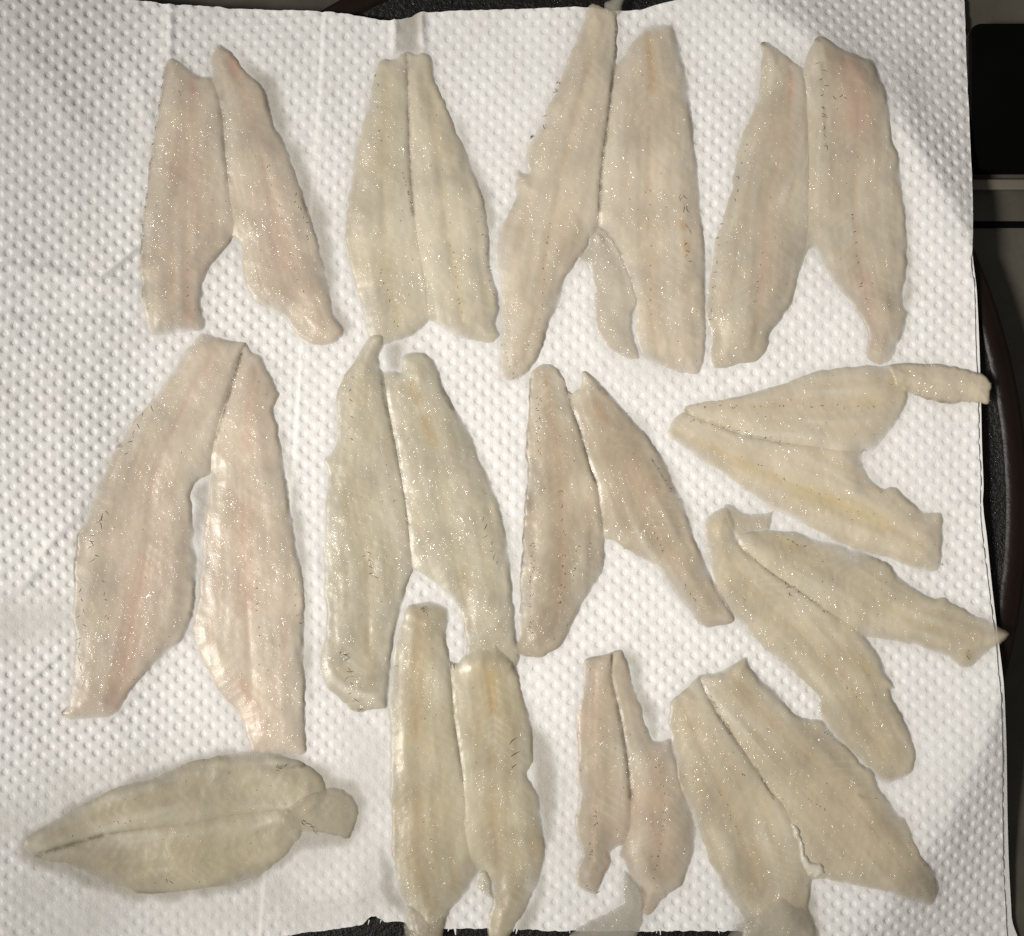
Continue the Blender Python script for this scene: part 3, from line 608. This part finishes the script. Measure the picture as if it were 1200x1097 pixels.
    for ln, n, size, spread in fd.get('ticks', []):
        L = resample(c(ln), 2.0)
        for i in range(n):
            t = (i + random.uniform(0.1, 0.9)) / n
            p = L[min(int(t * len(L)), len(L) - 1)]; q = L[min(int(t * len(L)) + 1, len(L) - 1)]
            along = math.atan2(L[-1][1] - L[0][1], L[-1][0] - L[0][0])
            ang = along + random.choice((1, -1)) * random.uniform(0.2, 1.5) * (spread + 0.3)
            j = 3.0 * spread
            for rep in range(random.choice((1, 1, 1, 1, 2))):
                tick_ribbon(V, Fc, (p[0] + random.uniform(-j, j), p[1] + random.uniform(-j, j)), ang + rep * random.uniform(0.8, 1.6), size / c.k * random.uniform(0.6, 1.4), random.uniform(0.26, 0.5), None)
    for (p, q) in fd.get('slashes', []):
        p, q = c([p, q]); ang = math.atan2(q[1] - p[1], q[0] - p[0])
        tick_ribbon(V, Fc, p, ang, float(np.hypot(*(q - p))), 0.6, None)
    # tiny specks scattered all over
    allp = np.concatenate([oA, oB]); lo, hi = allp.min(0), allp.max(0)
    cand = lo + rng.random((220, 2)) * (hi - lo)
    ok = (inside(cand, np.concatenate([oA, seam[::-1]])) | inside(cand, np.concatenate([oB, seam[::-1]])))
    for p in cand[ok][:30]:
        tick_ribbon(V, Fc, p, random.uniform(0, 6.28), random.uniform(0.6, 2.6), random.uniform(0.2, 0.42), None)
    V = np.array(V); P = V[:, :2]
    inA = inside(P, np.concatenate([oA, seam[::-1]])); inB = inside(P, np.concatenate([oB, seam[::-1]]))
    z = bil(H, P[:, 0], P[:, 1])
    if inA.any(): z[inA] = surf(P[inA], 0)[0]
    if inB.any(): z[inB] = surf(P[inB], 1)[0]
    Fa = np.array(Fc); LV = to_local(P, z + V[:, 2] + 0.05)
    fb = inB[Fa].sum(1) >= 2
    for h, sel in ((0, ~fb), (1, fb)):
        if sel.any():
            use = np.unique(Fa[sel]); mp = np.full(len(V), -1); mp[use] = np.arange(len(use))
            tag(mesh_obj('dark_veins', LV[use], mp[Fa[sel]], VEIN, halves[h]), kind='stuff')
    for wp in fd.get('wet', []):  # damp paper and the fillet's shade, painted together as darker bands
        STAINS_SHADE.append(c(wp))

STAINS_SHADE = [np.array(p, float) for p in (  # outlines of damp paper and of painted shade alike
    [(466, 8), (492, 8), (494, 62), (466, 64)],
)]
DAMP = [np.array(p, float) for p in (
    [(-60, 712), (0, 708), (40, 703), (85, 700), (92, 740), (60, 752), (0, 758), (-60, 762)],
    [(310, 1030), (380, 1000), (450, 960), (480, 1060), (440, 1080), (340, 1095)],
    [(380, 830), (455, 820), (455, 960), (440, 1060), (400, 1000), (420, 920)],
    [(-40, 960), (60, 900), (200, 870), (420, 900), (430, 980), (330, 1090), (100, 1110), (-40, 1100)],
    [(640, 900), (690, 900), (690, 1060), (640, 1080)], [(880, 1000), (960, 1010), (960, 1097), (860, 1097)],
    [(255, 840), (300, 760), (350, 880), (340, 905)], [(560, 395), (620, 390), (620, 440), (585, 440)],
    [(720, 400), (830, 430), (830, 450), (700, 440)],
)]
order = {k: i for i, k in enumerate([1, 2, 3, 4, 5, 8, 6, 7, 9, 13, 10, 11, 12])}
for fd in sorted(FILLETS, key=lambda f: order[f['key']]):
    build_fillet(fd)

# ------------------------------------------------------------------ wet areas of the paper, with shade right of the fillets painted in
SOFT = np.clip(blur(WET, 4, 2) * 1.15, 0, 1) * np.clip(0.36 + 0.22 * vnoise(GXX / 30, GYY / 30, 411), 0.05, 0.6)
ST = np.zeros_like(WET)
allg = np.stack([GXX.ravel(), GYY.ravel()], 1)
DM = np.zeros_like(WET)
for sp, ARR in [(q, ST) for q in STAINS_SHADE] + [(q, DM) for q in DAMP]:
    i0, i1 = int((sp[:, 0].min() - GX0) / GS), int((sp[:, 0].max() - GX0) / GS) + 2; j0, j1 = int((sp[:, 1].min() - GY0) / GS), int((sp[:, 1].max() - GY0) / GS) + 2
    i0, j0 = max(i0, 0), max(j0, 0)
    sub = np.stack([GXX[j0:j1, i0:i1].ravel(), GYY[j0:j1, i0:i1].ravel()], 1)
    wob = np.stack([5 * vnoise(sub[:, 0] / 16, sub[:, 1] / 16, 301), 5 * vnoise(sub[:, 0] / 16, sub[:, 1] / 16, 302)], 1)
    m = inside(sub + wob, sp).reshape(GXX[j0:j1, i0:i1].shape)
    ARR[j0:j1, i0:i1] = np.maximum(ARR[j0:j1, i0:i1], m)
DMB = blur(DM, 7, 2) * np.clip(0.75 + 0.5 * vnoise(GXX / 40, GYY / 40, 401), 0, 1)
WET_SHADE = np.maximum(np.maximum(SOFT, blur(ST, 2, 2) * 0.72), DMB * 0.26)
FLAT = np.clip(np.maximum(blur(np.maximum(WET, ST), 3, 2) * 1.3, DMB * 1.05), 0, 1)

# ------------------------------------------------------------------ paper towels
top_edge = [(-70,-24),(100,-8),(170,-1),(197,2),(240,4),(285,7),(340,9),(385,13),(420,18),(445,22),(462,22),(480,20),(492,13),(540,11),(600,9),(680,7),(715,11),(738,12),(760,8),(790,0),(840,-12),(1000,-30),(1147,-40)]
right_edge = [(1147,-40),(1147,60),(1146,150),(1144,230),(1140,290),(1138,312),(1142,335),(1144,400),(1147,470),(1148,520),(1150,560),(1149,590),(1151,620),(1158,680),(1165,740),(1171,800),(1179,900),(1187,990),(1196,1090),(1202,1140)]
bottom_edge = [(1202,1140),(1000,1122),(905,1108),(870,1094),(800,1093),(720,1093),(640,1092),(560,1090),(520,1090),(498,1092),(478,1092),(474,1083),(450,1082),(440,1075),(432,1078),(425,1085),(400,1090),(345,1096),(200,1116),(-70,1140)]
poly_t = np.concatenate([roughen(resample(top_edge, 3), 0.8, 501, 12)[:-1], roughen(resample(right_edge, 4), 0.35, 502, 20)[:-1],
                         roughen(resample(bottom_edge, 3), 1.2, 503, 9)[:-1], resample([(-70, 1140), (-70, -24)], 10)[:-1]])
def clip_grid_big(poly, step, box):
    L = np.asarray(poly, float)
    x0, y0 = L.min(0) - step; x1, y1 = L.max(0) + step
    nx = int((x1 - x0) / step) + 2; ny = int((y1 - y0) / step) + 2
    X, Y = np.meshgrid(x0 + np.arange(nx) * step, y0 + np.arange(ny) * step)
    P = np.stack([X.ravel(), Y.ravel()], 1)
    core = (P[:, 0] > box[0]) & (P[:, 0] < box[1]) & (P[:, 1] > box[2]) & (P[:, 1] < box[3])
    o = np.where(~core)[0]
    ins = inside(P[o], L); d, q, _, _ = seg_dist(P[o], L, closed=True)
    good = ins & (d > 0.3 * step); core[o[good]] = True
    bad = o[~good]; P[bad] = q[~good]
    idx = np.arange(nx * ny).reshape(ny, nx)
    Q = np.stack([idx[:-1, :-1], idx[1:, :-1], idx[1:, 1:], idx[:-1, 1:]], -1).reshape(-1, 4)
    Q = Q[core[Q].any(1)]
    use = np.unique(Q); mp = np.full(nx * ny, -1); mp[use] = np.arange(len(use))
    return P[use], mp[Q]
def emboss(x, y):
    """quilted dots: staggered rows of small round dimples, each with a faint raised lip"""
    xw = x + 5 * vnoise(x / 260, y / 260, 71) + 0.012 * y
    yw = y + 6 * vnoise(x / 300, y / 300, 72) - 0.010 * x
    px, py = 20.2, 18.8
    best = np.full(x.shape, 1e9)
    for ox, oy in ((0, 0), (px / 2, py / 2)):
        dx = xw - ox - np.round((xw - ox) / px) * px; dy = yw - oy - np.round((yw - oy) / py) * py
        best = np.minimum(best, np.hypot(dx, dy))
    return best
def finish_sheet(name, P, Q, dots, lift, parent=None):
    z = bil(TOWEL, P[:, 0], P[:, 1]) * 0 + towel_base(P[:, 0], P[:, 1]) + lift
    wet = bil(WET_SHADE, P[:, 0], P[:, 1]); flat = bil(FLAT, P[:, 0], P[:, 1])
    if dots:
        r = emboss(P[:, 0], P[:, 1])
        amp = (0.95 + 0.7 * sstep(520, 80, P[:, 0]) + 0.35 * vnoise(P[:, 0] / 90, P[:, 1] / 90, 81)) * (1 - 0.8 * flat)
        r = r + 0.8 * vnoise(P[:, 0] / 5, P[:, 1] / 5, 97)
        z = z + amp * (-(1 - sstep(2.0, 4.1, r)) - 0.55 * np.exp(-(r / 6.5) ** 2) + 0.3 * np.exp(-(r / 1.2) ** 2) + 0.07 * np.exp(-((r - 6.0) / 1.6) ** 2))
        z = z + 0.09 * vnoise(P[:, 0] / 3.2, P[:, 1] / 3.2, 93) + 0.22 * vnoise(P[:, 0] / 7, P[:, 1] / 7, 91) + 0.45 * vnoise(P[:, 0] / 19, P[:, 1] / 19, 92)
    v = np.empty((len(P), 3)); v[:, 0] = (P[:, 0] - CU) * S; v[:, 1] = (CV - P[:, 1]) * S; v[:, 2] = z * S
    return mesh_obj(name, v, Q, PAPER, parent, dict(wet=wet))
P, Q = clip_grid_big(poly_t, 1.2, (-40, 1120, 45, 1055))
towel = tag(finish_sheet('paper_towel', P, Q, True, -0.6), 'white dimpled paper towel spread under all the fish fillets', 'paper towel')

# loose fibres hanging from the torn bottom edge
V, Fc = [], []
for u in (432, 446, 526, 533, 602, 606, 668, 771, 774, 806, 842, 845):
    b0 = len(V); ln = random.uniform(3, 9); dx = random.uniform(-2, 2); wd = random.uniform(0.6, 1.5)
    v0 = 1080 if u < 450 else 1090
    z0 = float(towel_base(np.array([float(u)]), np.array([float(v0)]))[0]) - 0.6
    for t in range(4):
        f = t / 3; hw = wd * (1 - 0.7 * f)
        V.append(W(u + dx * f - hw, v0 + ln * f, z0 - 2.0 * f * f)); V.append(W(u + dx * f + hw, v0 + ln * f, z0 - 2.0 * f * f))
    for t in range(3): Fc.append((b0 + 2 * t, b0 + 2 * t + 2, b0 + 2 * t + 3, b0 + 2 * t + 1))
tag(mesh_obj('torn_fibres', np.array(V), np.array(Fc), PAPER, towel, dict(wet=np.zeros(len(V)))), kind='stuff')

low = [(390, 48), (540, 28), (680, 24), (740, 28), (800, 14), (1000, -22), (1140, -34), (1146, 60), (1146, 200), (1143, 262), (1141, 300), (1146, 340), (1149, 400), (1151, 470), (1152, 520), (1154, 570), (1153, 592), (1158, 630), (1164, 690), (1170, 745), (1177, 805), (1186, 900), (1195, 990), (1204, 1090), (1208, 1140), (1000, 1118), (910, 1104), (870, 1088), (640, 1086), (520, 1084), (480, 1080), (440, 1068), (380, 1084), (304, 1092), (320, 860), (350, 440)]
P, Q = clip_grid_big(resample(low, 4, closed=True), 4.0, (420, 1100, 60, 1040))
tag(finish_sheet('paper_towel', P, Q, False, -3.2), 'lower paper towel sheet peeking out along the right edge of the top one', 'paper towel')

# ------------------------------------------------------------------ oval iron platter
def oval_ring(rows, n=160):
    V, Fc = [], []
    for (k, z) in rows:
        for i in range(n):
            a = 2 * math.pi * i / n
            V.append(W(PAN_C[0] + (PAN_A + k) * math.cos(a), PAN_C[1] + (PAN_B + k) * math.sin(a), z))
    for r in range(len(rows) - 1):
        for i in range(n):
            j = (i + 1) % n
            Fc.append((r * n + i, r * n + j, (r + 1) * n + j, (r + 1) * n + i))
    return V, Fc
plat = empty('serving_platter', PAN_C[0], PAN_C[1], -40)
def rel(V): return [tuple(Vector(v) - plat.location) for v in V]
V, Fc = oval_ring([(-571, -14), (-300, -14), (-80, -14), (-46, -13.6), (-36, -12.2), (-27, -10.0)])
mesh_obj('platter_floor', rel(V), np.array(Fc), IRON, plat)
V, Fc = oval_ring([(-27.5, -10.2), (-25, -8.4), (-21, -7.0), (-16, -6.6), (-11, -7.2), (-8, -8.4), (-6, -8.2), (-2, -10.4), (0, -14), (-3, -20), (-14, -34), (-40, -56), (-60, -57)])
mesh_obj('platter_rim', rel(V), np.array(Fc), RIM, plat)
tag(plat, 'dark oval iron platter with a brown rim under the paper towel', 'platter')

# water beads on the iron
V, Fc = [], []
def bead(u, v, r, z):
    b0 = len(V); n = 6
    V.append(W(u, v, z + r * 0.6))
    for k, (rr, zz) in enumerate(((0.6, 0.45), (1.0, 0.0))):
        for i in range(n):
            a = 2 * math.pi * i / n
            V.append(W(u + r * rr * math.cos(a), v + r * rr * math.sin(a), z + r * zz))
    for i in range(n):
        j = (i + 1) % n
        Fc.append((b0, b0 + 1 + i, b0 + 1 + j)); Fc.append((b0 + 1 + i, b0 + 1 + n + i, b0 + 1 + n + j, b0 + 1 + j))
for i in range(560):
    if i % 3:
        a = random.uniform(-0.5, 0.42); k = random.uniform(0.885, 0.945)
        u, v = PAN_C[0] + PAN_A * k * math.cos(a), PAN_C[1] + PAN_B * k * math.sin(a)
    else:
        u, v = random.uniform(380, 780), random.uniform(-30, 24)
    if pan_r(np.array([u]), np.array([v]))[0] < 0.945: bead(u, v, random.choice((0.5, 0.6, 0.8, 1.2, 1.7)), -13.7 if pan_r(np.array([u]), np.array([v]))[0] < 0.92 else -11.5)
WATER = simple_mat('water_bead', (0.02, 0.02, 0.02), 0.04, 0.6)
tag(mesh_obj('water_beads', rel(V), Fc, WATER, plat), kind='stuff')

# ------------------------------------------------------------------ worktop and the things behind
def rounded_box(name, u0, v0, u1, v1, z0, z1, r, mat, parent=None, bev=3):
    pts = []
    for cx, cy, a0 in ((u1 - r, v1 - r, 0), (u0 + r, v1 - r, 90), (u0 + r, v0 + r, 180), (u1 - r, v0 + r, 270)):
        for i in range(9):
            a = math.radians(a0 + i * 90 / 8); pts.append((cx, cy, math.cos(a), math.sin(a)))
    V, Fc = [], []; n = len(pts)
    for k, z in ((r, z0), (r, z1 - bev), (r - bev * 0.3, z1 - bev * 0.3), (r - bev, z1)):
        for cx, cy, ca, sa in pts: V.append(W(cx + ca * k, cy + sa * k, z))
    for q in range(3):
        for i in range(n):
            j = (i + 1) % n; Fc.append((q * n + i, q * n + j, (q + 1) * n + j, (q + 1) * n + i))
    Fc.append(tuple(range(3 * n, 4 * n)))
    return mesh_obj(name, V, Fc, mat, parent, smooth=False)
V = [W(-2600, -2600, -58), W(3800, -2600, -58), W(3800, 3700, -58), W(-2600, 3700, -58)]
tag(mesh_obj('worktop', V, [(3, 2, 1, 0)], COUNTER), kind='structure')
tag(rounded_box('black_tray', 1147, 16, 1520, 192, -57.5, -30, 16, BLACK), 'black rounded tray behind the towel at the upper right corner', 'tray')
tag(rounded_box('metal_strip', 1090, 199, 1560, 212, -57.5, -48, 3, STEEL, bev=2), 'dull metal strip running below the black tray at the right', 'metal strip')
tag(rounded_box('dark_groove_bar', 1090, 249, 1560, 257, -57.5, -55, 2, BLACK, bev=1), 'thin black bar on the worktop below the dull metal strip', 'bar')
